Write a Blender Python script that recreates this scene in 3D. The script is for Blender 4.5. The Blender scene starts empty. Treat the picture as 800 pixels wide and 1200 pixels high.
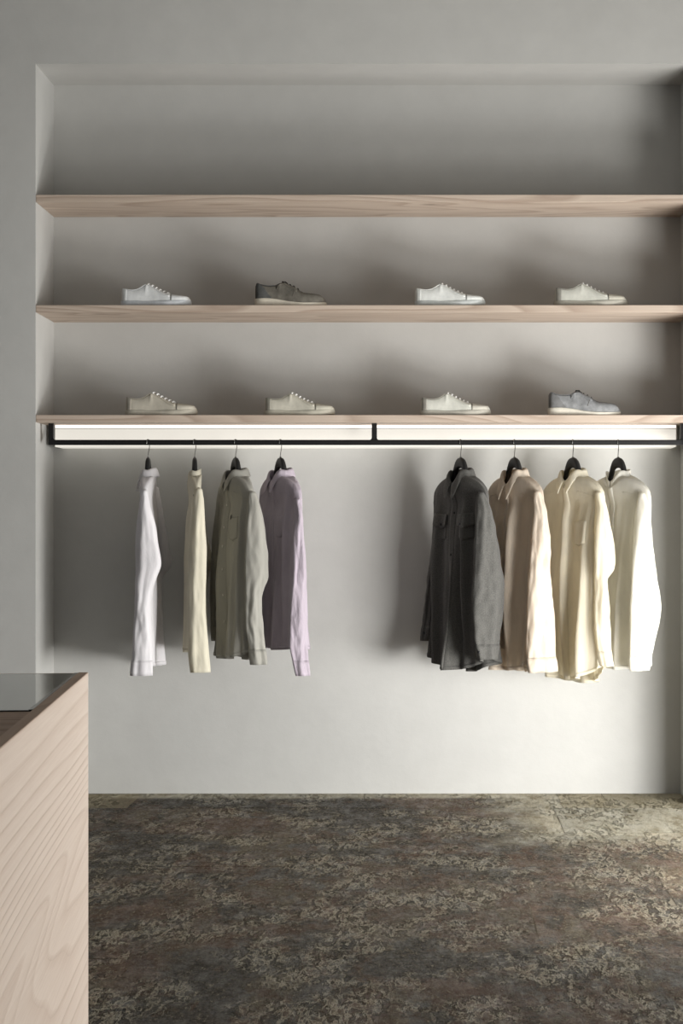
import bpy, bmesh, math, random
from mathutils import Vector, Matrix, noise
random.seed(7)
C = bpy.context.scene.collection
sc = bpy.context.scene
PI = math.pi

# ------------------------------------------------------------ camera, world, light
CAM_Z = 1.164; CAM_D = 8.0; F = 2096.0; VX = 505.0; VY = 625.0
cd = bpy.data.cameras.new('camera'); cam = bpy.data.objects.new('camera', cd); C.objects.link(cam)
cam.location = (0, -CAM_D, CAM_Z); cam.rotation_euler = (PI/2, 0, 0)
cd.sensor_fit = 'VERTICAL'; cd.sensor_height = 36; cd.sensor_width = 24
cd.lens = F/1200*36; cd.shift_x = -(VX-400)/1200; cd.shift_y = (VY-600)/1200
cd.clip_start = 0.05; cd.clip_end = 100
sc.camera = cam
sc.view_settings.view_transform = 'Standard'; sc.view_settings.look = 'None'
sc.view_settings.gamma = 1; sc.view_settings.use_curve_mapping = False
sc.view_settings.exposure = 0.07
w = bpy.data.worlds.new('world'); sc.world = w; w.use_nodes = True
w.node_tree.nodes['Background'].inputs[0].default_value = (0.93, 0.97, 1.0, 1)
w.node_tree.nodes['Background'].inputs[1].default_value = 0.095

def area(name, loc, target, sx, sy, power, color):
    l = bpy.data.lights.new(name, 'AREA'); l.shape = 'RECTANGLE'; l.size = sx; l.size_y = sy
    l.energy = power; l.color = color
    o = bpy.data.objects.new(name, l); C.objects.link(o); o.location = loc
    o.rotation_euler = (Vector(target)-Vector(loc)).to_track_quat('-Z', 'Y').to_euler()
    return o
area('daylight_low_key', (1.8, -2.35, 0.36), (-0.6, 0, 0.75), 0.9, 0.66, 70, (1.0, 0.99, 0.965))  # unseen key, stands in for bright sunlit floor low at the right
area('daylight_floor_fill', (1.9, -1.15, 0.50), (0.2, -.3, 0.7), 0.7, 0.4, 13, (1.0, 0.99, 0.965))  # added low fill that brightens the floor by the right pier
area('daylight_up_fill', (2.6, -1.5, 0.12), (-0.7, -.2, 3.1), 1.0, 0.3, 27, (1.0, 0.99, 0.965))  # added uplight for the recess ceiling
area('daylight_far_key', (3.2, -3.6, 0.50), (-0.4, 0, 0.7), 1.8, 0.9, 62, (1.0, 0.99, 0.965))  # unseen second key, set farther off to broaden and even the light
area('daylight_side_fill', (3.6, -4.8, 1.0), (-1.0, -4.6, 0.9), 2.4, 1.4, 88, (1.0, 0.985, 0.95))  # added side fill, mainly for the counter's side panel
area('daylight_front_fill', (1.2, -11.5, 0.7), (0, 0, 0.8), 4.5, 1.2, 20, (0.97, 0.98, 1.0))  # added low frontal fill from behind the camera

def at(px, py, y):
    """world point on the plane y that lies at photograph pixel px, py (used to take measures)"""
    d = CAM_D + y
    return Vector(((px-VX)*d/F, y, CAM_Z + (VY-py)*d/F))

# ------------------------------------------------------------ helpers
def link(name, bm, mat, parent=None, smooth=True, kind=None):
    me = bpy.data.meshes.new(name)
    bmesh.ops.recalc_face_normals(bm, faces=bm.faces)
    bm.to_mesh(me); bm.free()
    if smooth:
        for p in me.polygons: p.use_smooth = True
    me.materials.append(mat)
    o = bpy.data.objects.new(name, me); C.objects.link(o)
    if parent: o.parent = parent
    if kind: o['kind'] = kind
    return o
def thing(name, label, cat, loc=(0,0,0), rz=0, group=None):
    o = bpy.data.objects.new(name, None); C.objects.link(o); o.empty_display_size = .05
    o.location = loc; o.rotation_euler = (0,0,rz); o['label'] = label; o['category'] = cat
    if group: o['group'] = group
    return o
def box(bm, x0, x1, y0, y1, z0, z1, bev=0):
    r = bmesh.ops.create_cube(bm, size=1)
    vs = r['verts']
    for v in vs:
        v.co = Vector((x0+(v.co.x+.5)*(x1-x0), y0+(v.co.y+.5)*(y1-y0), z0+(v.co.z+.5)*(z1-z0)))
    if bev:
        es = set(e for v in vs for e in v.link_edges)
        bmesh.ops.bevel(bm, geom=list(es), offset=bev, segments=2, affect='EDGES', profile=.5)
def boxbm(*a, **k):
    bm = bmesh.new(); box(bm, *a, **k); return bm
def grid(bm, rows, closed=False, cap0=False, cap1=False):
    """rows of equal length -> quad sheet"""
    V = [[bm.verts.new(p) for p in r] for r in rows]
    n = len(rows[0])
    for i in range(len(V)-1):
        for j in range(n if closed else n-1):
            k = (j+1) % n
            try: bm.faces.new((V[i][j], V[i][k], V[i+1][k], V[i+1][j]))
            except ValueError: pass
    if cap0: bm.faces.new(V[0])
    if cap1: bm.faces.new(V[-1][::-1])
    return V
def tube(bm, pts, r, seg=8, flat=1.0):
    pts = [Vector(p) for p in pts]; rows = []
    prev = None
    for i, p in enumerate(pts):
        t = (pts[min(i+1, len(pts)-1)] - pts[max(i-1, 0)]).normalized()
        if prev is None:
            a = Vector((0,0,1)) if abs(t.z) < .9 else Vector((0,1,0))
            s = t.cross(a).normalized()
        else:
            s = (prev - t*prev.dot(t)).normalized()
        prev = s; b = t.cross(s)
        rr = r[i] if isinstance(r, (list, tuple)) else r
        rows.append([p + s*math.cos(k*2*PI/seg)*rr + b*math.sin(k*2*PI/seg)*rr*flat for k in range(seg)])
    grid(bm, rows, closed=True, cap0=True, cap1=True)
def lerp(a, b, t): return a+(b-a)*t
def sstep(a, b, x):
    t = max(0, min(1, (x-a)/(b-a))); return t*t*(3-2*t)
def interp(tab, x):
    """monotone cubic through a table of (x, value)"""
    if x <= tab[0][0]: return tab[0][1]
    if x >= tab[-1][0]: return tab[-1][1]
    n = len(tab)
    for i in range(n-1):
        if tab[i][0] <= x <= tab[i+1][0]: break
    def sl(k): return (tab[k+1][1]-tab[k][1])/(tab[k+1][0]-tab[k][0])
    def m(k):
        if k == 0: return sl(0)
        if k == n-1: return sl(n-2)
        a, b = sl(k-1), sl(k)
        return 0 if a*b <= 0 else 2*a*b/(a+b)
    h = tab[i+1][0]-tab[i][0]; t = (x-tab[i][0])/h
    return ((2*t**3-3*t**2+1)*tab[i][1] + (t**3-2*t**2+t)*h*m(i) + (-2*t**3+3*t**2)*tab[i+1][1] + (t**3-t**2)*h*m(i+1))

# ------------------------------------------------------------ materials
def srgb(r, g, b):
    f = lambda c: (c/255/12.92) if c/255 <= .04045 else ((c/255+.055)/1.055)**2.4
    return (f(r), f(g), f(b), 1)
class NT:
    def __init__(s, name):
        s.m = bpy.data.materials.new(name); s.m.use_nodes = True
        s.t = s.m.node_tree; s.b = s.t.nodes['Principled BSDF']; s.out = s.t.nodes['Material Output']
    def n(s, typ, **kw):
        nd = s.t.nodes.new(typ)
        for k, v in kw.items():
            if k.startswith('_'): setattr(nd, k[1:], v)
        for k, v in kw.items():
            if not k.startswith('_'):
                nd.inputs[k.replace('__', ' ')].default_value = v
        return nd
    def l(s, a, b): s.t.links.new(a, b)
    def coord(s, kind='Object', scale=(1,1,1), rot=(0,0,0)):
        if kind == 'World':
            g = s.n('ShaderNodeNewGeometry').outputs['Position']
        else:
            g = s.n('ShaderNodeTexCoord').outputs[kind]
        mp = s.n('ShaderNodeMapping'); mp.inputs['Scale'].default_value = scale; mp.inputs['Rotation'].default_value = rot
        s.l(g, mp.inputs['Vector']); return mp.outputs[0]
    def noise(s, vec, scale, detail=4, rough=.55, dist=0):
        nd = s.n('ShaderNodeTexNoise', Scale=scale, Detail=detail, Roughness=rough, Distortion=dist)
        s.l(vec, nd.inputs['Vector']); return nd.outputs['Fac']
    def ramp(s, fac, stops):
        r = s.n('ShaderNodeValToRGB'); e = r.color_ramp.elements
        while len(e) < len(stops): e.new(.5)
        for i, (p, c) in enumerate(stops):
            e[i].position = p; e[i].color = c if len(c) == 4 else (*c, 1)
        s.l(fac, r.inputs[0]); return r.outputs[0]
    def mix(s, a, b, fac, mode='MIX'):
        m = s.n('ShaderNodeMix', _data_type='RGBA', _blend_type=mode)
        for v, k in ((fac, 0), (a, 6), (b, 7)):
            if isinstance(v, (float, int)): m.inputs[k].default_value = v
            elif isinstance(v, tuple): m.inputs[k].default_value = v
            else: s.l(v, m.inputs[k])
        return m.outputs[2]
    def math(s, op, a, b=0.0):
        m = s.n('ShaderNodeMath', _operation=op)
        for v, k in ((a, 0), (b, 1)):
            if isinstance(v, (float, int)): m.inputs[k].default_value = v
            else: s.l(v, m.inputs[k])
        return m.outputs[0]
    def bump(s, h, strength, dist=.01, prev=None):
        b = s.n('ShaderNodeBump', Strength=strength, Distance=dist); s.l(h, b.inputs['Height'])
        if prev: s.l(prev, b.inputs['Normal'])
        return b.outputs[0]
    def set(s, color=None, rough=None, normal=None, metal=None, spec=None):
        for v, k in ((color, 'Base Color'), (rough, 'Roughness'), (normal, 'Normal'), (metal, 'Metallic'), (spec, 'Specular IOR Level')):
            if v is None: continue
            if isinstance(v, (float, int, tuple)): s.b.inputs[k].default_value = v
            else: s.l(v, s.b.inputs[k])
        return s.m

def wall_mat(name, c):
    t = NT(name); v = t.coord('World')
    n1 = t.noise(v, 1.3, 5, .6); n2 = t.noise(v, 9, 4, .6); n3 = t.noise(v, 160, 3, .6)
    lo = tuple(x*.93 for x in c[:3])+(1,); hi = tuple(min(1, x*1.05) for x in c[:3])+(1,)
    col = t.mix(t.ramp(n1, [(.3, lo), (.7, hi)]), t.ramp(n2, [(.3, lo), (.7, hi)]), .4)
    nb = t.bump(n2, .08, .02); nb = t.bump(n3, .12, .002, nb)
    return t.set(col, .85, nb, spec=.2)
M_wall = wall_mat('grey_limewash', (.525, .522, .503, 1))

def wood_mat(name, c_lo, c_mid, c_hi, long_axis='x', scale=1.0, contrast=1.0, relief=.25, rings=22, knots=False, dist=5.0, stretch=.16):
    t = NT(name)
    sv = {'x': (stretch, 1, 1), 'y': (1, stretch, 1)}[long_axis]
    v = t.coord('Object', sv)
    warp = t.n('ShaderNodeTexNoise', Scale=2.2*scale, Detail=2, Roughness=.5); t.l(v, warp.inputs['Vector'])
    # rings: iso-lines of a stretched noise field
    fld = t.n('ShaderNodeTexNoise', Scale=1.5*scale, Detail=2.5, Roughness=.45, Distortion=.35); t.l(v, fld.inputs['Vector'])
    sep = t.n('ShaderNodeSeparateXYZ'); t.l(v, sep.inputs[0])
    lin = t.math('MULTIPLY', sep.outputs['Z'], .55*scale)
    s_ = t.math('ADD', fld.outputs['Fac'], lin)
    saw = t.math('FRACT', t.math('MULTIPLY', s_, rings))
    ring = t.ramp(saw, [(0, (0,0,0)), (.55, (.35,.35,.35)), (.86, (1,1,1)), (1, (0,0,0))])
    vf = t.coord('Object', tuple(x*(0.25 if x < 1 else 1) for x in sv))
    fine = t.noise(vf, 150, 3, .6)
    big = t.noise(v, 1.2, 3, .5)
    col = t.mix(c_hi, c_lo, t.math('MULTIPLY', ring, .75*contrast))
    col = t.mix(col, c_mid, t.math('MULTIPLY', big, .55))
    col = t.mix(col, t.ramp(fine, [(.3, c_lo), (.7, c_hi)]), .18)
    if knots:
        vk = t.coord('Object', (.45, 1, 1))
        vo = t.n('ShaderNodeTexVoronoi', Scale=3.3, Randomness=1.0); t.l(vk, vo.inputs['Vector'])
        k = t.ramp(vo.outputs['Distance'], [(0.02, (1,1,1)), (.075, (0,0,0))])
        col = t.mix(col, tuple(x*.55 for x in c_lo[:3])+(1,), t.math('MULTIPLY', k, .6))
    h = t.math('ADD', t.math('MULTIPLY', ring, -.7), t.math('MULTIPLY', fine, .4))
    return t.set(col, .62, t.bump(h, relief, .003), spec=.3)
M_shelf = wood_mat('shelf_pale_oak', srgb(150,128,112), srgb(188,168,152), srgb(205,190,175), scale=2.0, rings=14, knots=True, relief=.3)
M_counter = wood_mat('counter_soaped_fir', srgb(186,160,142), srgb(222,204,190), srgb(232,217,204), long_axis='y', scale=1.5, rings=24, relief=.5, contrast=.55, stretch=.085)
M_countertop = wood_mat('counter_top_shaded', srgb(120,92,74), srgb(160,134,114), srgb(174,148,128), long_axis='x', scale=3, rings=14, relief=.3)  # counter wood darkened, paints in the grazing light on top
M_counteredge = wood_mat('counter_edge_shaded', srgb(150,124,106), srgb(176,150,130), srgb(186,160,140), long_axis='y', scale=3, rings=10, relief=.3)  # panel wood in a browner tone, shade of the upward face painted in

def floor_mat():
    t = NT('worn_stained_stone'); v = t.coord('World')
    oi = t.n('ShaderNodeObjectInfo')
    def mp(x, y, off=0):
        m = t.n('ShaderNodeMapping'); m.inputs['Scale'].default_value = (x, y, 1); m.inputs['Location'].default_value = (off, off*.7, 0)
        t.l(v, m.inputs[0]); return m.outputs[0]
    u = mp(1.5, .6); w1 = mp(1, .8, 3.1); w2 = mp(1, .7, 7.7)
    big = t.noise(w1, 1.5, 5, .62, .9)
    mid = t.noise(u, 3.2, 8, .74, .35)
    mot = t.noise(u, 9, 8, .78, .2)
    fine = t.noise(mp(1.6, .7, 5), 42, 6, .8, .1)
    fine2 = t.noise(mp(1.5, .45, 9), 20, 8, .8, .3)
    B = lambda x: (x, x, x)
    base = t.ramp(mid, [(.40, srgb(24,22,19)), (.46, srgb(54,44,34)), (.50, srgb(100,70,52)), (.54, srgb(82,69,52)), (.63, srgb(120,108,86))])
    # rust red remains
    red = t.ramp(t.noise(w2, 3.0, 7, .7, .8), [(.49, B(0)), (.56, B(1))])
    col = t.mix(base, srgb(108,68,48), t.math('MULTIPLY', red, .5))
    # black smooth patches with torn edges
    bsum = t.math('ADD', big, t.math('MULTIPLY', t.math('SUBTRACT', mot, .5), .35))
    dark = t.ramp(bsum, [(.465, B(1)), (.50, B(0))])
    col = t.mix(col, srgb(24,23,21), t.math('MULTIPLY', dark, .9))
    col = t.mix(col, t.ramp(fine, [(.36, srgb(14,12,10)), (.62, srgb(170,158,138))]), .33)
    # torn pale flecks of old mortar
    edge = t.math('ABSOLUTE', t.math('SUBTRACT', fine2, .5))
    ln = t.ramp(edge, [(.0, B(1)), (.018, B(1)), (.04, B(0))])
    m1 = t.ramp(t.noise(mp(1, .7, 2), 3.2, 6, .75), [(.48, B(0)), (.55, B(1))])
    spk = t.ramp(fine, [(.56, B(0)), (.60, B(1))])
    m2 = t.ramp(mot, [(.485, B(0)), (.54, B(1))])
    fl = t.math('MINIMUM', t.math('ADD', t.math('MULTIPLY', ln, m1), t.math('MULTIPLY', spk, t.math('MULTIPLY', m2, .85))), 1.0)
    col = t.mix(col, srgb(206,196,172), t.math('MULTIPLY', fl, .72))
    # bare pale screed along wall and right pier, with a light patch painted in
    sp = t.n('ShaderNodeSeparateXYZ'); t.l(v, sp.inputs[0])
    X_, Y_ = sp.outputs['X'], sp.outputs['Y']
    wob = t.math('MULTIPLY', t.math('SUBTRACT', t.noise(w1, 3, 7, .7), .5), 1.1)
    e1 = t.math('ADD', t.math('MULTIPLY', Y_, 7.0), 1.2)                    # near the wall (y > -.17)
    e2 = t.math('MINIMUM', t.math('MULTIPLY', t.math('SUBTRACT', X_, .2), 1.8), t.math('MULTIPLY', t.math('ADD', Y_, 1.35), 1.4))
    e3 = t.math('MAXIMUM', e1, e2)
    pm = t.ramp(t.math('ADD', t.math('ADD', e3, wob), .0), [(-.0, B(0)), (.45, B(1))])
    pale = t.ramp(t.noise(u, 7, 8, .75), [(.38, srgb(166,152,122)), (.5, srgb(226,218,194)), (.6, srgb(238,232,212))])
    pale = t.mix(pale, t.ramp(fine, [(.36, srgb(90,80,62)), (.62, srgb(216,208,182))]), .3)
    pmf = t.math('MULTIPLY', pm, .93)
    col = t.mix(col, pale, pmf)
    tint = t.ramp(oi.outputs['Random'], [(0, (.78,.79,.80)), (.5, (1,.98,.95)), (1, (1.0,1.0,.98))])
    col = t.mix(col, tint, .8, 'MULTIPLY')
    h = t.math('ADD', t.math('MULTIPLY', mid, .9), t.math('ADD', t.math('MULTIPLY', fl, .25), t.math('MULTIPLY', mot, .9)))
    nb = t.bump(h, 1.0, .035); nb = t.bump(fine2, .8, .010, nb); nb = t.bump(fine, .7, .005, nb)
    rg = t.n('ShaderNodeMapRange'); t.l(mot, rg.inputs[0]); rg.inputs[1].default_value=.4; rg.inputs[2].default_value=.6
    rg.inputs[3].default_value = .34; rg.inputs[4].default_value = .75
    return t, col, rg.outputs[0], nb
t_, c_, r_, n_ = floor_mat(); M_floor = t_.set(c_, r_, n_, spec=.16)
t_, c_, r_, n_ = floor_mat(); t_.m.name = 'pale_worn_stone'
c2 = t_.mix(c_, srgb(178,166,136), .45); M_floor_pale = t_.set(c2, .7, n_, spec=.15)
M_grout = NT('floor_joint').set(srgb(120,110,92), .9)

def fabric(name, c, trans=.25, wr=.35, wscale=14, weave=.15, mottle=.06, heather=0):
    t = NT(name); v = t.coord('Object')
    vz = t.coord('Object', (1.0, 1.0, .35))
    n1 = t.noise(vz, wscale, 4, .55, .6); n2 = t.noise(v, 420, 2, .6); n3 = t.noise(vz, wscale*3.2, 3, .55, .5)
    lo = tuple(x*(1-mottle) for x in c[:3])+(1,); hi = tuple(min(1, x*(1+mottle)) for x in c[:3])+(1,)
    col = t.ramp(n1, [(.3, lo), (.7, hi)])
    if heather:
        n4 = t.noise(v, 260, 3, .75)
        col = t.mix(col, t.ramp(n4, [(.35, tuple(x*.45 for x in c[:3])+(1,)), (.65, tuple(min(1,x*1.7) for x in c[:3])+(1,))]), heather)
    nb = t.bump(n1, wr, .012); nb = t.bump(n3, wr*.6, .004, nb); nb = t.bump(n2, weave, .001, nb)
    t.set(col, .9, nb, spec=.1)
    t.b.inputs['Sheen Weight'].default_value = .15
    if trans:
        tr = t.n('ShaderNodeBsdfTranslucent'); t.l(col, tr.inputs[0]); t.l(nb, tr.inputs['Normal'])
        mx = t.n('ShaderNodeMixShader'); mx.inputs[0].default_value = trans
        t.l(t.b.outputs[0], mx.inputs[1]); t.l(tr.outputs[0], mx.inputs[2]); t.l(mx.outputs[0], t.out.inputs[0])
    return t.m
def plain(name, c, rough=.5, metal=0.0, bumps=0, spec=.5):
    t = NT(name); nb = None
    v = t.coord('Object'); n1 = t.noise(v, 60, 3, .6)
    lo = tuple(x*.93 for x in c[:3])+(1,); hi = tuple(min(1, x*1.06) for x in c[:3])+(1,)
    if bumps: nb = t.bump(n1, bumps, .002)
    return t.set(t.ramp(n1, [(.3, lo), (.7, hi)]), rough, nb, metal, spec)
M_steel = plain('blackened_steel', srgb(44,43,43), .42, .6)
M_hook = plain('brushed_nickel', srgb(150,150,148), .3, 1.0)
M_hanger = plain('black_hanger_wood', srgb(22,22,22), .45)
M_led = NT('led_strip'); M_led.b.inputs['Emission Color'].default_value = (1, .93, .88, 1); M_led.b.inputs['Emission Strength'].default_value = 1.0; M_led = M_led.m
M_diff = NT('light_diffuser'); M_diff.set((.5,.49,.46,1), .5); M_diff.b.inputs['Emission Color'].default_value = (1, .955, .86, 1); M_diff.b.inputs['Emission Strength'].default_value = .56; M_diff = M_diff.m

# ------------------------------------------------------------ the room
ND = .368                        # depth of the recess
NL, NR, NT_ = -1.687, 1.115, 3.168
o = link('wall_back', boxbm(NL-.2, NR+.2, 0, .15, 0, NT_+.2), M_wall, smooth=False, kind='structure'); o['label'] = 'grey plaster back of the recess'
def wallpiece(name, *a):
    o = link(name, boxbm(*a), M_wall, smooth=False, kind='structure'); return o
wallpiece('wall_left_pier', -3.2, NL, -ND, .15, 0, 4.0).name = 'wall_left'
wallpiece('wall_right', NR, 4.0, -ND, .15, 0, 4.0)
wallpiece('wall_top', NL, NR, -ND, .15, NT_, 4.0)
link('ceiling', boxbm(-3.2, 4.0, -7, -ND, 4.0, 4.1), M_wall, smooth=False, kind='structure')
fl = link('floor', boxbm(-3.2, 4.4, -12.5, .0, -.08, -.0016), M_grout, smooth=False, kind='structure')

# floor slabs: worn, almost flush, rows of uneven pieces
rs = random.Random(11)
rows = [(0, -.42), (-.42, -1.05), (-1.05, -1.75), (-1.75, -2.4), (-2.4, -3.1), (-3.1, -3.8), (-3.8, -4.6)]
xs_first = [-1.95, -1.29, -1.04, -.18, .14, .56, .76, 1.15, 2.0]
def slab(x0, x1, y1, y0, mat, dz):
    bm = bmesh.new(); g = .0007
    nx = max(2, int((x1-x0)/.07)); ny = max(2, int((y1-y0)/.07))
    top = []
    for j in range(ny+1):
        r = []
        for i in range(nx+1):
            x = lerp(x0+g, x1-g, i/nx); y = lerp(y0+g, y1-g, j/ny)
            if i in (0, nx): x += .004*noise.noise((x*9, y*9, 3))*(1 if i == 0 else -1)
            if j in (0, ny) and y < -.05: y += .004*noise.noise((x*9, y*9, 8))
            z = dz + .0014*noise.noise((x*3.5, y*3.5, 1.7))
            if i in (0, nx) or j in (0, ny): z -= .0003
            r.append(Vector((x, y, z)))
        top.append(r)
    V = grid(bm, top)
    bd = [e for e in bm.edges if e.is_boundary]
    r = bmesh.ops.extrude_edge_only(bm, edges=bd)
    for v in r['geom']:
        if isinstance(v, bmesh.types.BMVert): v.co.z = -.006
    o = link('stone_slab', bm, mat, fl, smooth=False)
    return o
for k, (y1, y0) in enumerate(rows):
    if k == 0: xs = xs_first
    else:
        xs = [-2.1]; 
        while xs[-1] < 2.2: xs.append(xs[-1] + rs.choice([.62, .95, 1.2, .8])*rs.uniform(.9, 1.1))
    for i in range(len(xs)-1):
        pale = (k == 0 and i in (0, 5, 6))
        slab(xs[i], xs[i+1], y1, y0, M_floor_pale if pale else M_floor, rs.uniform(-.0006, .0006))

# ------------------------------------------------------------ shelves
SH = [(2.609, 'pale wooden shelf board at the top of the recess, empty above', ),
      (2.138, 'pale wooden shelf board carrying the upper row of four shoes',),
      (1.669, 'pale wooden shelf board above the clothes rail with the lower four shoes',)]
for z, lab in SH:
    bm = boxbm(NL+.001, NR-.001, -ND+.001, -.001, z-.031, z, bev=.0015)
    # offset mesh so each board shows other grain
    o = link('shelf', bm, M_shelf, smooth=False)
    o['label'] = lab; o['category'] = 'shelf'
    for v in o.data.vertices: v.co.z -= z; v.co.x -= z*3
    o.location = (z*3, 0, z)

# ------------------------------------------------------------ light fixture under the lowest shelf
zu = 1.638
lf = thing('linear_light', 'long cream glowing light fixture under the lowest shelf, behind the dark rail', 'light fixture', (0, -.1, 1.54))
def child(name, bm, m, root, smooth=True):
    """mesh given in world coordinates, made a child of root"""
    o = link(name, bm, m, root, smooth)
    mi = root.matrix_basis.inverted() if root.parent is None else (root.parent.matrix_basis @ root.matrix_basis).inverted()
    o.data.transform(mi); return o
bm = boxbm(NL+.045, NR-.045, -.183, -.012, 1.543, zu-.016); child('diffuser', bm, M_diff, lf, False)
bm = boxbm(NL+.045, NR-.045, -.186, -.012, zu-.0145, zu-.001); child('led_strip', bm, M_led, lf, False)
bm = bmesh.new(); box(bm, NL+.043, NL+.0455, -.188, -.01, 1.541, zu); box(bm, NR-.0455, NR-.043, -.188, -.01, 1.541, zu)
box(bm, NL+.044, NR-.044, -.1885, -.18, zu-.0175, zu-.0143); child('housing', bm, M_wall, lf, False)

# clothes rail
RY = -.29; RZ0, RZ1 = 1.5446, 1.5667; RZ = (RZ0+RZ1)/2
cr = thing('clothes_rail', 'dark steel clothes rail hung under the lowest shelf', 'rail', (0, RY, RZ0))
bm = boxbm(-1.648, NR-.02, RY-.011, RY+.011, RZ0, RZ1, bev=.0022)
child('bar', bm, M_steel, cr, False)
child('groove_strip', boxbm(-1.63, NR-.03, RY-.0125, RY-.0105, RZ-.003, RZ+.001), plain('dark_line', srgb(15,15,15), .5), cr, False)
for x0, kind in ((-1.648, 'end'), (-.256, 'mid'), (NR-.042, 'end')):
    bm = boxbm(x0, x0+.0225, RY-.009, RY+.009, RZ1-.003, 1.638, bev=.0015)
    for sgn in (-1, 1):
        if kind == 'end' and ((sgn < 0) == (x0 < 0)): continue
        xe = x0 if sgn < 0 else x0+.0225
        pr = []
        for k in range(6):
            a = k/5*PI/2
            pr.append((xe + sgn*.009*(1-math.sin(a)), RZ1 + .009*(1-math.cos(a))))
        pr.append((xe-sgn*.004, RZ1+.009)); pr.append((xe-sgn*.004, RZ1-.003)); pr.append((xe+sgn*.009, RZ1-.003))
        f0 = [bm.verts.new((x, RY-.009, z)) for x, z in pr]; f1 = [bm.verts.new((x, RY+.009, z)) for x, z in pr]
        bm.faces.new(f0); bm.faces.new(f1[::-1])
        for i in range(len(pr)):
            j = (i+1) % len(pr); bm.faces.new((f0[i], f0[j], f1[j], f1[i]))
    child('bracket', bm, M_steel, cr, False)

# ------------------------------------------------------------ counter with a flush glass top
CH = .90; far = at(103.5, 788.5, 0); dep = F*(CAM_Z-CH)/163.5
cx = (103.5-VX)*dep/F; cyw = dep-CAM_D
ang = math.atan(.1016)
ct = thing('shop_counter', 'pale wooden shop counter at the left foreground with a wood panelled side', 'counter', (cx, cyw, 0), ang)
# local frame: origin at the far right foot, +y away from the camera, -x to the left
CW, CL, PT = .85, 2.3, .018
link('side_panel', boxbm(-PT, 0, -CL, 0, 0, CH, bev=.0012), M_counter, ct, False)
link('side_panel', boxbm(-CW, -CW+PT, -CL, 0, 0, CH, bev=.0012), M_counter, ct, False)
link('end_panel', boxbm(-CW+PT, -PT, -PT, 0, 0, CH, bev=.001), M_counter, ct, False)
link('end_panel', boxbm(-CW+PT, -PT, -CL, -CL+PT, 0, CH, bev=.001), M_counter, ct, False)
e = link('shaded_edge', boxbm(-PT, -.0008, -CL+.001, -.001, CH, CH+.0012), M_counteredge, ct, False); e['label'] = 'upper edge of the side panel, its shade painted in brown'  # thin layer on the panel's own edge, carries its painted shade
GL = .70                                           # length of the glazed part
# top boards, grain across
yb = -PT-GL-.0032
k = 0
while yb > -CL+PT+.05:
    y0 = max(yb-.17, -CL+PT)
    o = link('top_board', boxbm(-CW+PT+.001, -PT-.001, y0+.0015, yb, CH-.03, CH-.0015, bev=.001), M_countertop, ct, False)
    yb = y0; k += 1
link('display_tray', boxbm(-CW+PT+.001, -PT-.001, -PT-GL, -PT-.001, CH-.16, CH-.145), plain('dark_tray', srgb(58,52,46), .7), ct, False)
tg = NT('counter_glass'); tg.b.inputs['Base Color'].default_value = (.55, .62, .58, 1); tg.b.inputs['Roughness'].default_value = .015
tg.b.inputs['Transmission Weight'].default_value = 1; tg.b.inputs['IOR'].default_value = 1.52
GLM = tg.m
gt = link('glass_top', boxbm(-CW-.05+.06, -PT-.0066, -PT-GL, -.012, CH-.009, CH+.0005, bev=.0008), GLM, None, False)
gt.location = ct.location; gt.rotation_euler = ct.rotation_euler
gt['label'] = 'clear greenish glass sheet lying in the top of the wooden counter'; gt['category'] = 'glass'
link('glass_edge', boxbm(-PT-.0065, -PT-.0002, -PT-GL, -.012, CH-.009, CH+.0012), plain('dark_glass_edge', srgb(22,28,26), .2), gt, False)
link('glass_edge', boxbm(-CW+.01, -PT-.0002, -PT-GL-.003, -PT-GL-.0003, CH-.009, CH+.0004), plain('dark_glass_edge', srgb(22,28,26), .2), gt, False)

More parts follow.
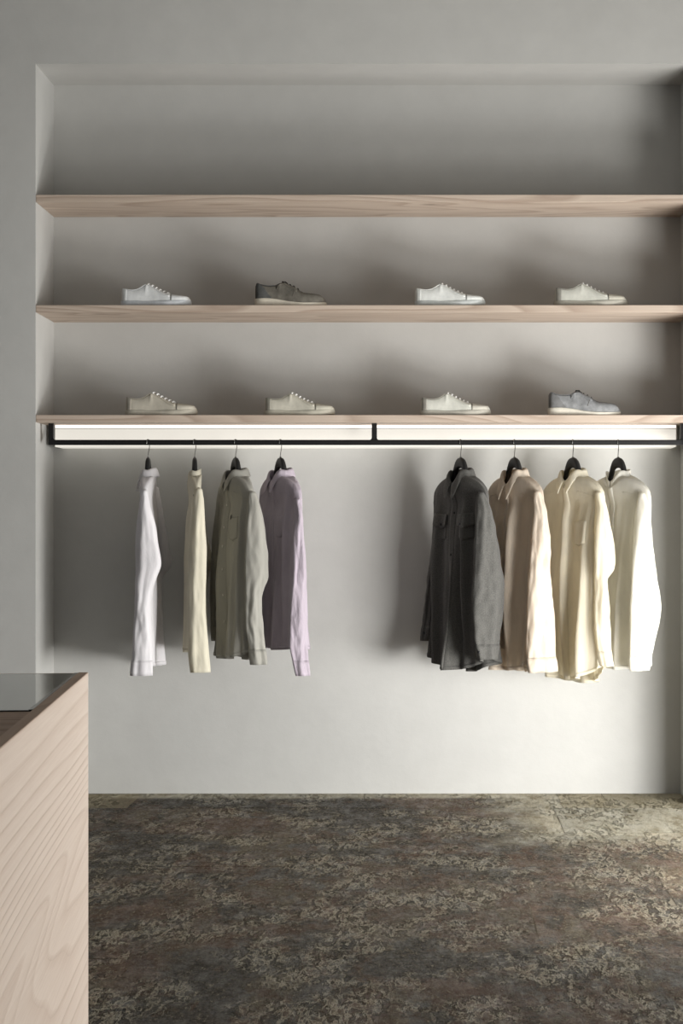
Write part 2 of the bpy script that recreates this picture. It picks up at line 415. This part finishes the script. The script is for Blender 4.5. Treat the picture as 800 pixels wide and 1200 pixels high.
# ------------------------------------------------------------ shoes
def shoe(kind, px0, px1, ztop, cols, label):
    """toe to +x; px0, px1: heel and toe in the photograph"""
    ys = -ND+.012+.052
    p0 = at(px0, 0, ys-.05).x; p1 = at(px1, 0, ys-.05).x
    L = p1-p0
    root = thing('sneaker' if kind == 'sneaker' else 'derby_shoe', label, 'shoe', ((p0+p1)/2, ys, ztop+.0005), 0,
                 'pale sneakers on the shelves' if kind == 'sneaker' else 'grey laced shoes on the shelves')
    K = L/.30
    upm, solem, lacem, tonguem, heelm, capm, linem = cols
    # half width of plan along s (0 heel .. 1 toe)
    W = [(0,.010),(.012,.020),(.05,.030),(.12,.035),(.25,.036),(.4,.038),(.55,.044),(.7,.050),(.8,.049),(.88,.044),(.94,.036),(.975,.026),(1,.012)]
    if kind == 'sneaker':
        TOP = [(0,.066),(.015,.077),(.06,.0745),(.16,.070),(.23,.073),(.30,.084),(.365,.094),(.41,.092),(.5,.078),(.6,.063),(.70,.052),(.8,.0475),(.88,.0445),(.93,.0425),(.97,.038),(1,.028)]
        SOLE = [(0,.022),(.2,.022),(.4,.0195),(.6,.021),(.8,.0235),(.92,.026),(1,.023)]
        BOT = [(0,0),(.62,0),(.8,.0015),(1,.006)]
        op0, op1, th1 = .035, .36, .70
    else:
        TOP = [(0,.086),(.03,.098),(.08,.092),(.2,.086),(.30,.0885),(.36,.097),(.40,.102),(.47,.092),(.55,.082),(.62,.068),(.70,.057),(.8,.054),(.9,.049),(.96,.038),(1,.022)]
        SOLE = [(0,.032),(.15,.033),(.3,.029),(.5,.0185),(.7,.013),(.9,.0135),(1,.016)]
        BOT = [(0,0),(.75,0),(.9,.001),(1,.004)]
        op0, op1, th1 = .035, .34, .60
    X = lambda s: (s-.5)*L
    NS, NC = 60, 28
    def wtop(s):   # half width of the top line
        if s < op1: return .74
        return lerp(.30, .50, sstep(th1-.1, 1, s)) if s > op1+.04 else lerp(.74, .30, sstep(op1, op1+.04, s))
    def sec(s, q, off=0.0):
        """q in -1..1 round the section from the left foot to the right foot of the upper"""
        w_ = (interp(W, s)+off)*K; zt = (interp(TOP, s)+off)*K; zb = interp(SOLE, s)*K*.8
        wt = wtop(s); a = abs(q); sg = 1 if q >= 0 else -1
        if a > .42:                         # wall
            r = (1-a)/.58
            lean = 1-(1-wt)*(r**2.2)
            y = w_*lean*(1+.05*math.sin(PI*r)); z = lerp(zb, zt, 1-(1-r)**1.15 if s < op1 else math.sin(r*PI/2)**.9)
            if s >= op1: z = lerp(zb, zt*(1-.08*0), math.sin(r*PI/2)**.8)
            y -= 0
        else:
            r = a/.42; y = w_*wt*r
            dome = .0025*K*(1-r*r)
            dip = -(1-r**4)*.055*K
            o_ = sstep(op0-.01, op0+.02, s)*(1-sstep(op1-.03, op1+.015, s))
            z = zt + lerp(dome, dip, o_)
        return Vector((X(s), sg*y, z))
    def slist(n): return [0.5-0.5*math.cos(PI*i/n)*(1) if False else i/n for i in range(n+1)]
    bm = bmesh.new(); rows_ = []
    ss = [0, .004, .012, .025, .04, .06] + [.06+(.9-.06)*i/44 for i in range(1, 45)] + [.92,.94,.955,.97,.98,.99,1]
    for s in ss: rows_.append([sec(s, -1+2*j/NC) for j in range(NC+1)])
    V = grid(bm, rows_)
    bm.faces.new([v for v in V[0]][::-1]); bm.faces.new(V[-1])
    up = link('upper', bm, upm, root)
    # sole
    bm = bmesh.new(); rr = []
    for s in ss:
        w_ = (interp(W, s)+.0035)*K; x = X(s) + (-.0025 if s < .02 else (.0025 if s > .985 else 0))*K
        zt = interp(SOLE, s)*K; zb = interp(BOT, s)*K
        e_ = .0018*K
        rr.append([Vector((x,-w_+e_,zb)), Vector((x,-w_,zb+e_)), Vector((x,-w_,lerp(zb,zt,.55))), Vector((x,-w_-.0006,zt-e_)), Vector((x,-w_+e_,zt)),
                   Vector((x,w_-e_,zt)), Vector((x,w_+.0006,zt-e_)), Vector((x,w_,lerp(zb,zt,.55))), Vector((x,w_,zb+e_)), Vector((x,w_-e_,zb))])
    grid(bm, rr, closed=True, cap0=True, cap1=True)
    link('sole', bm, solem, root)
    # tongue
    bm = bmesh.new(); tr = []
    t0, t1 = (.33, .70) if kind == 'sneaker' else (.335, .60)
    for i in range(17):
        s = lerp(t0, t1, i/16); zt = interp(TOP, s)*K + (.0035 if kind == 'sneaker' else .002)*K*(1-i/16)
        ww = lerp(.022, .014, i/16)*K
        row = []
        for j in range(9):
            q = -1+j/4; row.append(Vector((X(s)-(.004*K if i == 0 else 0), q*ww, zt - .006*K*abs(q)**2.5)))
        tr.append(row + [p - Vector((0, 0, .004*K)) for p in row[::-1]])
    grid(bm, tr, closed=True, cap0=True, cap1=True)
    link('tongue', bm, tonguem, root)
    # lace rows
    n = 6 if kind == 'sneaker' else 4
    l0, l1 = (.395, .675) if kind == 'sneaker' else (.44, .60)
    for i in range(n):
        s = lerp(l0, l1, i/(n-1)); hw = interp(W, s)*K*wtop(s)
        bm = bmesh.new(); pts = []
        for j in range(13):
            q = -1+j/6; yy = q*(hw+.0085*K)
            zz = interp(TOP, s)*K + .0062*K - .0080*K*abs(q)**3
            pts.append((X(s)+q*.003*K, yy, zz))
        tube(bm, pts, .0042*K if kind == 'sneaker' else .0019*K, 6)
        link('lace', bm, lacem, root)
    if kind != 'sneaker':                      # small bow
        bm = bmesh.new()
        for sg in (-1, 1):
            pts = []
            for j in range(15):
                a = j/14*2*PI
                pts.append((X(.405)+.012*K*math.sin(a)*.6, sg*(.014*K*(1-math.cos(a))), interp(TOP, .405)*K+.0045*K+.0035*K*math.sin(a/2)-.004*K*(1-math.cos(a))*.8))
            tube(bm, pts, .0018*K, 6)
            tube(bm, [(X(.41), 0, interp(TOP,.41)*K+.006*K), (X(.46), sg*.015*K, interp(TOP,.46)*K+.003*K), (X(.5), sg*.032*K, interp(TOP,.5)*K-.012*K)], .0015*K, 6)
        link('lace_bow', bm, lacem, root)
    # lace stay with a stitched edge, heel tab, toe cap seam: raised patches following the upper
    def patch(nm, s0, s1, q0f, q1f, m, off=.0011, ns=14, nq=8):
        bm = bmesh.new(); ro = []; ri = []
        for i in range(ns+1):
            s = lerp(s0, s1, i/ns); r = []; r2 = []
            for j in range(nq+1):
                q = lerp(q0f(s), q1f(s), j/nq); r.append(sec(s, q, off)); r2.append(sec(s, q, -.0008))
            ro.append(r); ri.append(r2)
        grid(bm, [a+b[::-1] for a, b in zip(ro, ri)], closed=True, cap0=True, cap1=True)
        return link(nm, bm, m, root)
    if kind == 'sneaker':
        patch('toe_cap', .735, .972, lambda s: -.985, lambda s: .985, capm, off=.0012, nq=26)
        for sg in (-1, 1):
            patch('lace_stay', .385, .715, lambda s: sg*.43, lambda s: sg*lerp(.53, .80, sstep(.38, .72, s)), upm, off=.0014)
            patch('heel_tab', .012, .085, lambda s: sg*.97, lambda s: sg*.44, heelm, off=.0012, ns=6)
        h = None
        bm = bmesh.new()
        tube(bm, [sec(.733, -.98+1.96*j/24, .0006) for j in range(25)], .0011*K, 5)
        link('toe_seam', bm, linem, root)
    else:
        for sg in (-1, 1):
            patch('quarter', .30, .60, lambda s: sg*.43, lambda s: sg*lerp(.60, .70, sstep(.3, .6, s)), upm, off=.0015)
            patch('heel_counter', .012, .24, lambda s: sg*.985, lambda s: sg*lerp(.44, .95, sstep(.06, .27, s)), heelm, off=.0013, ns=10)
        bm = bmesh.new()
        tube(bm, [sec(.615-.10*(abs(-.9+1.8*j/24))**2, -.9+1.8*j/24, .0006) for j in range(25)], .0009*K, 5)
        link('vamp_seam', bm, linem, root)
    # top line piping
    bm = bmesh.new()
    for sg in (-1, 1):
        tube(bm, [sec(lerp(op0-.02, op1, i/20), sg*.43, .0005) for i in range(21)], .0016*K, 6)
    link('collar_piping', bm, heelm, root)
    return root
def lea(n, r, g, b, rough=.6): return plain(n, srgb(r, g, b), rough, bumps=.15, spec=.3)
M_white_lace = lea('white_lace', 240,240,238,.8)
M_black_lace = lea('black_lace', 28,26,26,.8)
M_seam = lea('seam_shade', 96,92,86,.8)
Z2, Z3 = 2.138, 1.669
def scols(n, up, sole, heel=None, cap=None, lining=None):
    u = lea(n+'_leather', *up); s_ = lea(n+'_sole', *sole, .7)
    h = lea(n+'_heel_leather', *(heel or up)); c = lea(n+'_cap_leather', *(cap or up))
    tg_ = lea(n+'_tongue', *(lining or up))
    return (u, s_, M_white_lace, tg_, h, c, M_seam)
shoe('sneaker', 140.5, 221.5, Z2, scols('cool_white', (226,228,228), (206,210,214)), 'white sneaker with a cool grey sole, far left on the upper shoe shelf')
def suede(n, r, g, b):
    t = NT(n); v = t.coord('Object'); n1 = t.noise(v, 22, 5, .65)
    lo = tuple(x*.6 for x in srgb(r,g,b)[:3])+(1,); hi = tuple(x*1.35 for x in srgb(r,g,b)[:3])+(1,)
    return t.set(t.ramp(n1, [(.3, lo), (.72, hi)]), .95, t.bump(t.noise(v, 300, 2), .2, .001), spec=.1)
m1 = suede('brown_grey_suede', 112,108,100)
shoe('derby', 298, 381, Z2, (m1, lea('cream_wedge_sole', 224,216,200,.7), M_black_lace, m1, suede('slate_suede', 92,93,92), m1, M_seam), 'dark brown-grey suede shoe with a cream sole on the upper shoe shelf')
shoe('sneaker', 486, 568, Z2, scols('clean_white', (232,234,230), (208,212,210)), 'white sneaker right of the dark suede shoe on the upper shoe shelf')
shoe('sneaker', 651, 735, Z2, scols('stone', (206,206,196), (188,184,172), (160,158,150), (196,192,178)), 'stone-coloured sneaker with a darker heel, far right on the upper shoe shelf')
shoe('sneaker', 145.5, 228.5, Z3, scols('taupe', (190,184,170), (186,180,166), (176,170,158)), 'taupe sneaker with white laces, far left on the lower shoe shelf')
shoe('sneaker', 309.5, 391, Z3, scols('oat', (200,196,182), (192,187,172), (160,157,146), (190,186,172), (60,56,52)), 'oat-coloured sneaker second from the left on the lower shoe shelf')
shoe('sneaker', 493, 574.5, Z3, scols('pale_stone', (214,214,204), (190,186,174), (164,161,152), (202,198,186)), 'pale stone sneaker beside the grey shoe, third from the left on the lower shoe shelf')
m2 = suede('washed_grey_suede', 142,143,144)
shoe('derby', 643.5, 727.5, Z3, (m2, lea('ivory_wedge_sole', 232,226,212,.7), M_black_lace, m2, suede('worn_grey_suede', 124,124,124), m2, M_seam), 'washed grey suede shoe with an ivory sole, far right on the lower shoe shelf')

# ------------------------------------------------------------ hangers and shirts
def hanger(px, phi, label):
    x = at(px, 0, RY).x
    root = thing('clothes_hanger', label, 'hanger', (x, RY, 1.33), -phi, 'black hangers on the rail')
    z0 = -1.33
    bm = bmesh.new()
    topz = [(0,1.492),(.012,1.490),(.030,1.478),(.043,1.454),(.050,1.430),(.058,1.402),(.08,1.390),(.12,1.372),(.17,1.332),(.20,1.320)]
    rows_ = []
    us = [-.175+.35*i/60 for i in range(61)]
    for u in us:
        a = abs(u); zt = interp(topz, a)+z0
        h = lerp(.046, .060, sstep(0, .035, a)); h = lerp(h, .024, sstep(.045, .09, a)); h = lerp(h, .012, sstep(.13, .175, a))
        if a < .03: h = .046-.018*sstep(.03, 0, a)*0
        th = lerp(.010, .013, a/.2)
        v = 0
        ring = []
        for k in range(12):
            an = k/12*2*PI
            cu = math.copysign(abs(math.cos(an))**.7, math.cos(an)); su = math.copysign(abs(math.sin(an))**.7, math.sin(an))
            ring.append(Vector((u, -v+cu*th, zt-h/2+su*h/2)))
        rows_.append(ring)
    grid(bm, rows_, closed=True, cap0=True, cap1=True)
    link('hanger_arms', bm, M_hanger, root)
    # hook in the plane across the rail whatever way the arms face: built in local coords turned back
    bm = bmesh.new(); pts = []
    hw = math.radians(18)
    c, s = math.cos(phi), math.sin(phi)
    def loc(dx, dy, z): return Vector((dx*c - dy*s, dx*s + dy*c, z+z0))
    pts = [(0, 0, 1.484), (0, 0, 1.500), (0, .003, 1.512), (0, .010, 1.524), (0, .0142, 1.536), (0, .0148, 1.546)]
    for k in range(15):
        a = k/14*PI
        cy_, sy_ = math.cos(a), math.sin(a)
        pts.append((0, .0148*math.copysign(abs(cy_)**.6, cy_), RZ1+.0022-.0145+.0145*sy_**.6))
    pts.append((0, -.0150, 1.549))
    lp = [loc(p[0]+(p[1]*.25), p[1], p[2]) for p in pts]
    tube(bm, lp, .0018, 8)
    link('hook', bm, M_hook, root)
    bm = bmesh.new(); tube(bm, [(0,0,1.486+z0), (0,0,1.4955+z0)], .0042, 10); link('collar_ferrule', bm, M_hook, root)
    return root

def shirt(name, px, phid, label, mat, near, far, hem_y, opt={}):
    phi = math.radians(phid); seed = opt.get('seed', 1)
    xh = at(px, 0, RY).x
    ZT = 1.418
    root = thing(name, label, 'shirt', (xh, RY, .57), -phi, 'long sleeved shirts on the rail')
    U = Vector((math.cos(phi), -math.sin(phi), 0)); N = Vector((-math.sin(phi), -math.cos(phi), 0)); O = Vector((xh, RY, 0))
    def Wd(u, v, z): return O + U*u + N*v + Vector((0,0,z))
    def part(nm, bm, m, par=None, solid=0, smooth=True):
        o = link(nm, bm, m, par or root, smooth)
        o.data.transform(root.matrix_basis.inverted() if True else None)
        if solid:
            sm = o.modifiers.new('cloth', 'SOLIDIFY'); sm.thickness = solid; sm.offset = -1
        return o
    ww = opt.get('wide', 1.0); bf = opt.get('full', 1.0)
    A = [(0,.060),(.008,.095),(.025,.140),(.055,.182),(.08,.200),(.125,.208),(.22,.206),(.5,.212),(1,.222)]
    B = [(0,.050),(.05,.044),(.115,.034),(.2,.044),(.4,.050),(.7,.054),(1,.056)]
    zh = at(px, hem_y, RY-.05).z; Ht = ZT-zh
    dip = opt.get('dip', .05); tail = opt.get('tail', .05); side_up = opt.get('side', .04)
    drift = opt.get('drift', 0.0); lean = opt.get('lean', 0.0); amp = opt.get('amp', 1.0)
    ph = [seed*1.7, seed*2.9, seed*4.3]
    def S(th, t, off=0.0):
        """th: angle, front = 3/2 pi is N; returns world point of the body cloth"""
        d = t*Ht                       # drop below the top
        a = interp(A, d)*lerp(1, ww, sstep(.1, .4, t)); b = interp(B, d)*bf
        cu, sv = math.cos(th), -math.sin(th)   # sv = +1 at front
        fr = max(0, sv)
        z = ZT - d
        fz = math.exp(-d/.10)
        z -= dip*fz*fr**4 + .012*fz*(1-abs(sv))
        z -= sstep(.55, 1, t)*(tail*(sv*sv) - side_up*(1-sv*sv)*.5)*(1 if sv < 0 else opt.get('fronttail', .8))
        A_ = (.003+.0165*t**.9)*amp*sstep(.02, .2, t)
        f = (math.sin(6*th+ph[0]+1.5*t) + .7*math.sin(11*th+ph[1]-2.2*t) + .45*math.sin(19*th+ph[2]+3*t))
        f = f + .5*abs(f) - .5
        f += 1.1*noise.noise((cu*2.2+seed, sv*1.4, d*3.2))
        f2 = noise.noise((cu*5+seed*3, sv*3, d*9))
        b2 = b + off + A_*f + .004*amp*f2*sstep(.02,.2,t)
        b2 = max(.012, b2)
        a2 = a + off + .006*noise.noise((sv*3+seed, d*5, 1))*amp
        flare = .012*t*math.sin(3*cu+ph[2])*amp
        v = b2*sv*(abs(sv)**-.12 if abs(sv) > 1e-4 else 1) + flare + lean*t
        return Wd(a2*cu + drift*t, v, z)
    NT1, NA = 64, 112
    bm = bmesh.new()
    ts = [0, .01, .02, .035, .05, .07, .09, .11, .13, .15]+[.15+.85*i/NT1 for i in range(1, NT1+1)]
    grid(bm, [[S(2*PI*j/NA, t) for j in range(NA)] for t in ts], closed=True)
    part('body', bm, mat, solid=.0015)
    # hem stitching ridge
    bm = bmesh.new(); grid(bm, [[S(2*PI*j/NA, t, .0012) for j in range(NA)] for t in (.980, .9955)], closed=True)
    part('hem', bm, mat, solid=.002)
    FR = 1.5*PI
    def Sat(u, t, off):            # front point at distance u from centre
        a = interp(A, t*Ht)*ww
        return S(FR + math.asin(max(-.98, min(.98, u/a))), t, off)
    # placket
    p1 = opt.get('placket', 1.0)
    if p1:
        bm = bmesh.new(); hw = opt.get('plw', .0155)
        n = 60
        grid(bm, [[Sat(lerp(-hw, hw, j/4), lerp(.012, p1*.992, i/n), .0022 if 0 < j < 4 else .0004) for j in range(5)] for i in range(n+1)])
        pk = part('placket', bm, opt.get('placket_mat', mat), solid=.0012)
        if opt.get('buttons'):
            for yb in opt['buttons']:
                zb = CAM_Z + (VY-yb)/272.0
                t = min(.97, max(.03, (ZT-zb)/Ht))
                # account for the front dip
                for _ in range(6):
                    t += (Sat(0, t, 0).z - zb)/Ht
                p = Sat(0, t, .0034); nrm = (Sat(0, t, .01)-Sat(0, t, 0)).normalized()
                bm = bmesh.new()
                bmesh.ops.create_cone(bm, cap_ends=True, segments=16, radius1=.0058, radius2=.0048, depth=.0026)
                bmesh.ops.create_cone(bm, cap_ends=True, segments=12, radius1=.0030, radius2=.0030, depth=.0032)
                bm.transform(Matrix.Translation(p) @ nrm.to_track_quat('Z', 'Y').to_matrix().to_4x4())
                part('button', bm, opt.get('button_mat', M_button), pk)
    # yoke seam lines
    bm = bmesh.new()
    for sg in (-1, 1):
        tube(bm, [S(FR+sg*lerp(.42, 1.25, i/14), lerp(.055, .118, i/14)/Ht*1.0, .0004) for i in range(15)], .0011, 5)
    part('yoke_seam', bm, opt.get('seam_mat', mat))
    # pockets
    for (u0, u1, t0, t1, flap) in opt.get('pockets', []):
        bm = bmesh.new(); nu, nz = 8, 10; rows_ = []
        for i in range(nz+1):
            r = []
            for j in range(nu+1):
                uu = lerp(u0, u1, j/nu); tt = lerp(t0, t1, i/nz)
                if i > nz*.8: tt -= abs(j/nu-.5)*2*(i/nz-.8)*.09
                edge = i in (0, nz) or j in (0, nu)
                r.append(Sat(uu, tt, .0008 if edge else .0042))
            rows_.append(r)
        grid(bm, rows_); pc = part('pocket', bm, mat, solid=.0012)
        if flap:
            bm = bmesh.new(); rows_ = []
            for i in range(7):
                r = []
                for j in range(nu+1):
                    uu = lerp(u0-.004, u1+.004, j/nu); q = abs(j/nu-.5)*2
                    low = .052+.016*(1-q)
                    tt = t0-.012+ (low/Ht)*i/6
                    r.append(Sat(uu, tt, .0065 + .005*(i/6)))
                rows_.append(r)
            grid(bm, rows_); fp = part('pocket_flap', bm, mat, pc, solid=.0022)
            um = (u0+u1)/2; p = Sat(um, t0+.040/Ht, .0135); nrm = N
            bm = bmesh.new(); bmesh.ops.create_cone(bm, cap_ends=True, segments=14, radius1=.0058, radius2=.005, depth=.003)
            bm.transform(Matrix.Translation(p) @ nrm.to_track_quat('Z', 'Y').to_matrix().to_4x4())
            part('button', bm, opt.get('button_mat', M_button), pc)
    if opt.get('tag'):
        u0, tt = opt['tag']
        bm = bmesh.new(); grid(bm, [[Sat(u0+.012*j/3, tt+(.020*i/3-.008*(j/3))/Ht, .004) for j in range(4)] for i in range(4)])
        part('cloth_tab', bm, fabric('dark_tab', srgb(66,62,58), 0), solid=.001)
    # collar
    ck = opt.get('collar', 'fold')
    bm = bmesh.new(); n = 48; rows_ = []
    def neck(ps, up, out):
        """ps -1..1 from front left round the back to front right"""
        th = FR + PI + ps*PI*.985
        p = S(th, 0); cu, sv = math.cos(th), -math.sin(th)
        tilt = .35 if ck == 'fold' else .02
        q = (U*cu + N*sv)
        return p + q*(out-.004-tilt*up*.4) + Vector((0,0,up))
    sh = .030 if ck == 'fold' else opt.get('band', .024)
    st = [[neck(lerp(-1, 1, i/n), lerp(-.008, sh*(1 if ck != 'fold' else lerp(1, .75, abs(lerp(-1,1,i/n))**4)), k/3), .002) for k in range(4)] for i in range(n+1)]
    grid(bm, st); cl = part('collar', bm, mat, solid=.0022)
    if ck == 'fold':
        bm = bmesh.new(); rows_ = []
        for i in range(n+1):
            ps = lerp(-1, 1, i/n); q = abs(ps)
            top = sh*lerp(1, .75, q**4); fall = lerp(.040, opt.get('point', .060), sstep(.55, 1, q))
            r = []
            for k in range(7):
                f = k/6
                up = top + .003*math.sin(min(1, f*4)*PI/2) - fall*f**1.1
                out = .003 + .006*math.sin(min(1, f*3)*PI/2) + .008*f*(1-.35*q)
                p = neck(ps, up, out)
                if q > .72: p += U*(-math.copysign(1, ps))*(-1)*0.022*((q-.72)/.28)*f*(-1)
                r.append(p)
            rows_.append(r)
        grid(bm, rows_); part('collar_fall', bm, mat, cl, solid=.0022)
    # neck label side: inner back patch
    # sleeves
    def sleeve(tab, yplane, side, cuff):
        ymin, ymax = tab[0][0], tab[-1][0]
        L_ = [(r[0], r[1]) for r in tab]; R_ = [(r[0], r[2]) for r in tab]
        q0 = opt.get('sleeve_thick', .030)
        rnd = seed*5+side*3
        def ring(py, off=0.0, n=40):
            f = (py-ymin)/(ymax-ymin)
            yp = yplane + opt.get('sleeve_fwd', 0)*f
            pl = at(interp(L_, py), py, yp); pr = at(interp(R_, py), py, yp)
            cxx = (pl.x+pr.x)/2; hwx = (pr.x-pl.x)/2 + off
            nx, ux = abs(N.x), abs(U.x)
            q = q0*lerp(.55, 1, sstep(0, .10, f))*lerp(1, .72, sstep(.5, 1, f)) + off
            p = math.sqrt(max(1e-6, hwx*hwx-(q*ux)**2))/nx
            p = min(.12, max(.012, p))
            cen = Vector((cxx, yp, pl.z)); out = []
            for k in range(n):
                an = 2*PI*k/n; cu, su = math.cos(an), math.sin(an)
                g = noise.noise((cu*1.8+rnd, su*1.8, f*5))*.007 + noise.noise((cu*3+rnd, su*3, f*13))*.0035*(1+1.5*f)
                g += .004*math.sin(5*an+rnd+f*3)*sstep(.05, .4, f)
                g *= amp*opt.get('sleeve_amp', 1)
                fade = sstep(0, .06, f)
                out.append(cen + N*((p+g*.4*fade)*cu) + U*((q+g*fade)*su))
            return out
        bm = bmesh.new(); n = 70; rows_ = []
        for i in range(n+1): rows_.append(ring(lerp(ymin, ymax, (i/n)**1.15)))
        # rounded cap at the shoulder, running into the body
        c0 = sum(rows_[0], Vector())/len(rows_[0])
        inner = O + (c0-O)*.86; inner.z = c0.z+.010
        capr = [[lerp(p, c0+Vector((0,0,.004)), .35) + Vector((0,0,.0045)) for p in rows_[0]], [lerp(p, inner, .8)+Vector((0,0,.0035)) for p in rows_[0]]]
        grid(bm, [capr[1], capr[0]]+rows_, closed=True, cap0=True)
        sl = part('sleeve', bm, mat, solid=.0014)
        if cuff:
            ch = 17
            bm = bmesh.new(); rows_ = [ring(lerp(ymax-ch, ymax+.8, i/4), .0022 if 0 < i < 4 else .0012) for i in range(5)]
            grid(bm, rows_, closed=True)
            cf = part('cuff', bm, opt.get('cuff_mat', mat), sl, solid=.002)
            if opt.get('cuff_button'):
                r = ring(ymax-ch*.5, .0045); p = r[opt['cuff_button']]
                bm = bmesh.new(); bmesh.ops.create_cone(bm, cap_ends=True, segments=14, radius1=.0055, radius2=.0048, depth=.003)
                nr = (U*.7+N*.7).normalized()
                bm.transform(Matrix.Translation(p) @ nr.to_track_quat('Z', 'Y').to_matrix().to_4x4())
                part('button', bm, opt.get('button_mat', M_button), sl)
        return sl
    yn = RY - .205*math.sin(phi); yf = RY + .19*math.sin(phi)
    sleeve(near, yn, 1, opt.get('cuffs', True))
    sleeve(far, yf, 2, opt.get('cuffs', True))
    return root
M_button = lea('pearl_button', 214,212,204,.3)
M_darkbutton = lea('dark_button', 40,40,42,.4)
F_white1 = fabric('cool_white_cotton', srgb(244,242,244), .35)
F_cream2 = fabric('cream_jersey', srgb(234,229,212), .35, .2)
F_olive = fabric('sage_grey_cotton', srgb(170,168,160), .15, .35)
F_lav = fabric('lavender_linen', srgb(202,191,202), .22, .6, 26)
F_dark = fabric('charcoal_flannel', srgb(92,91,88), .05, .4, 12, .3, heather=.45)
F_beige = fabric('beige_linen', srgb(238,227,212), .45, .5, 18)
F_cream = fabric('ivory_cotton', srgb(248,243,228), .5, .35)
F_white8 = fabric('bright_white_cotton', srgb(247,245,238), .5, .35)

HG = [(173.5, 86), (228, 80), (276, 65), (328.5, 61), (539.5, 57), (602.5, 57), (671, 54), (724, 55)]
HL = ['black hanger holding the cool white shirt, leftmost on the rail', 'black hanger holding the narrow cream shirt',
      'black hanger holding the sage grey shirt', 'black hanger holding the lavender shirt', 'black hanger holding the charcoal overshirt',
      'black hanger holding the beige linen shirt', 'black hanger holding the ivory shirt with one chest pocket', 'black hanger holding the bright white collarless shirt, rightmost on the rail']
for (px, a), lb in zip(HG, HL): hanger(px, math.radians(a), lb)

shirt('shirt', 173.5, 86, 'cool white shirt seen from the side, leftmost on the rail', F_white1,
      [(576,166,173),(592,163,176),(614,161,182),(640,160,186),(661,159,189),(676,158.5,184),(694,158,178.5),(712,157.5,176.5),(761,155,178),(791,152.5,178)],
      [(572,176,186),(590,178,189),(607,180,192),(640,181,198),(661,182,201),(677,181,191),(700,178,190),(737,178,191),(779,177,189.5)],
      778, dict(seed=1, full=.72, tail=.01, side=.01, amp=.6, point=.05, dip=.05, lean=.0))
shirt('shirt', 228, 80, 'narrow cream shirt seen from the side between the white and the sage grey shirts', F_cream2,
      [(574,229,237),(590,226,239),(620,223,240.5),(645,221.5,242),(703,220,241),(764,220.5,244.5),(788,223,246.5)],
      [(574,226,236),(590,224,238),(630,224,243),(648,226,248),(655,228,251),(664,226,247),(690,222,242),(750,216,238),(764,214,236)],
      762, dict(seed=2, full=.62, tail=.0, side=.0, amp=.5, collar='band', placket=.35, dip=.03, cuffs=False))
shirt('shirt', 276, 65, 'sage grey buttoned shirt with a dark tab at the chest, third from the left', F_olive,
      [(578,291,300.5),(590,290,304),(607,288.5,308),(630,287.5,311),(655,287,313.5),(675,287,313.5),(690,287,309),(703,287,306),(727,287.5,307),(755,291,310),(778,294,313)],
      [(572,256,264),(590,253,266),(619,250.5,266),(660,247.5,264),(700,246,262),(750,248,262)],
      766, dict(seed=3, wide=.95, tail=.03, side=.03, buttons=[592,618,640,667,697,728], pockets=[(.045,.125,.232,.37,False)], tag=(.052,.226), amp=.9))
shirt('shirt', 328.5, 61, 'wrinkled lavender linen shirt, right end of the left-hand group', F_lav,
      [(586,344.5,352.5),(596,344,354),(620,342.5,356),(643,341.5,357.5),(679,340.5,359),(720,339,359.5),(751,338.5,359.5),(771,342,360),(791,346.5,362)],
      [(574,306,314),(590,304.5,316),(620,304,318),(700,302,318),(748,304,318)],
      757, dict(seed=4, tail=.02, side=.0, amp=.7, sleeve_amp=1.5, pockets=[(.04,.125,.23,.37,False)], buttons=[]))
shirt('overshirt', 539.5, 57, 'charcoal flannel overshirt with two flap chest pockets', F_dark,
      [(579,559,568),(590,558,573),(610,557,578.5),(626,556.5,582),(664,555,588),(689,553.5,591),(710,553,590),(727,553.5,588),(750,555,585),(772,560,582)],
      [(574,514,522),(590,511,524),(630,506,521),(665,502,519),(710,497,514),(750,493.5,510)],
      772, dict(seed=5, tail=.06, side=.04, buttons=[601,650,690], button_mat=M_darkbutton, pockets=[(.045,.135,.215,.36,True),(-.122,-.040,.215,.36,True)], cuff_button=3, amp=1.3, point=.070, dip=.06, plw=.018))
shirt('shirt', 602.5, 57, 'beige linen shirt with a drawn-up collar between the charcoal and the ivory shirts', F_beige,
      [(577,625,633.5),(590,624,637.5),(600,624,640.5),(625,623,643),(660,621,645.5),(700,618,648),(735,616.5,650.5),(775,616.5,652),(787,618,653)],
      [(576,575,583),(590,573,586),(630,571,586),(700,569,584),(760,570,584)],
      775, dict(seed=6, tail=.05, side=.03, amp=1.2, sleeve_amp=1.3, point=.072, dip=.065, placket=.9))
shirt('shirt', 671, 54, 'ivory shirt with one chest pocket and a long curved tail', F_cream,
      [(578,697,704.5),(592,697,709.5),(610,696.5,714),(630,696,718.5),(655,695.5,721),(668,695.5,719),(680,695.5,711),(700,695.5,712),(735,696,714.5),(760,699,716.5),(780,703,718.5)],
      [(574,639,648),(590,638,650),(630,641,654),(700,644,658),(760,650,662)],
      783, dict(seed=7, wide=.96, tail=.07, side=.04, amp=.9, pockets=[(.045,.13,.235,.37,False)], buttons=[]))
shirt('shirt', 724, 55, 'bright white collarless shirt with a half placket, rightmost on the rail', F_white8,
      [(579,748,755.5),(597,745.5,761),(630,742,764.5),(660,739.5,768),(680,738.5,770.5),(715,737,776),(742,736.5,770.5),(765,736.5,765),(785,737.5,760.5)],
      [(572,699,708),(590,698,711),(630,700,713),(700,700,714),(760,703,716)],
      780, dict(seed=8, wide=.93, tail=.02, side=.02, amp=.9, collar='band', placket=.42, buttons=[], dip=.055))
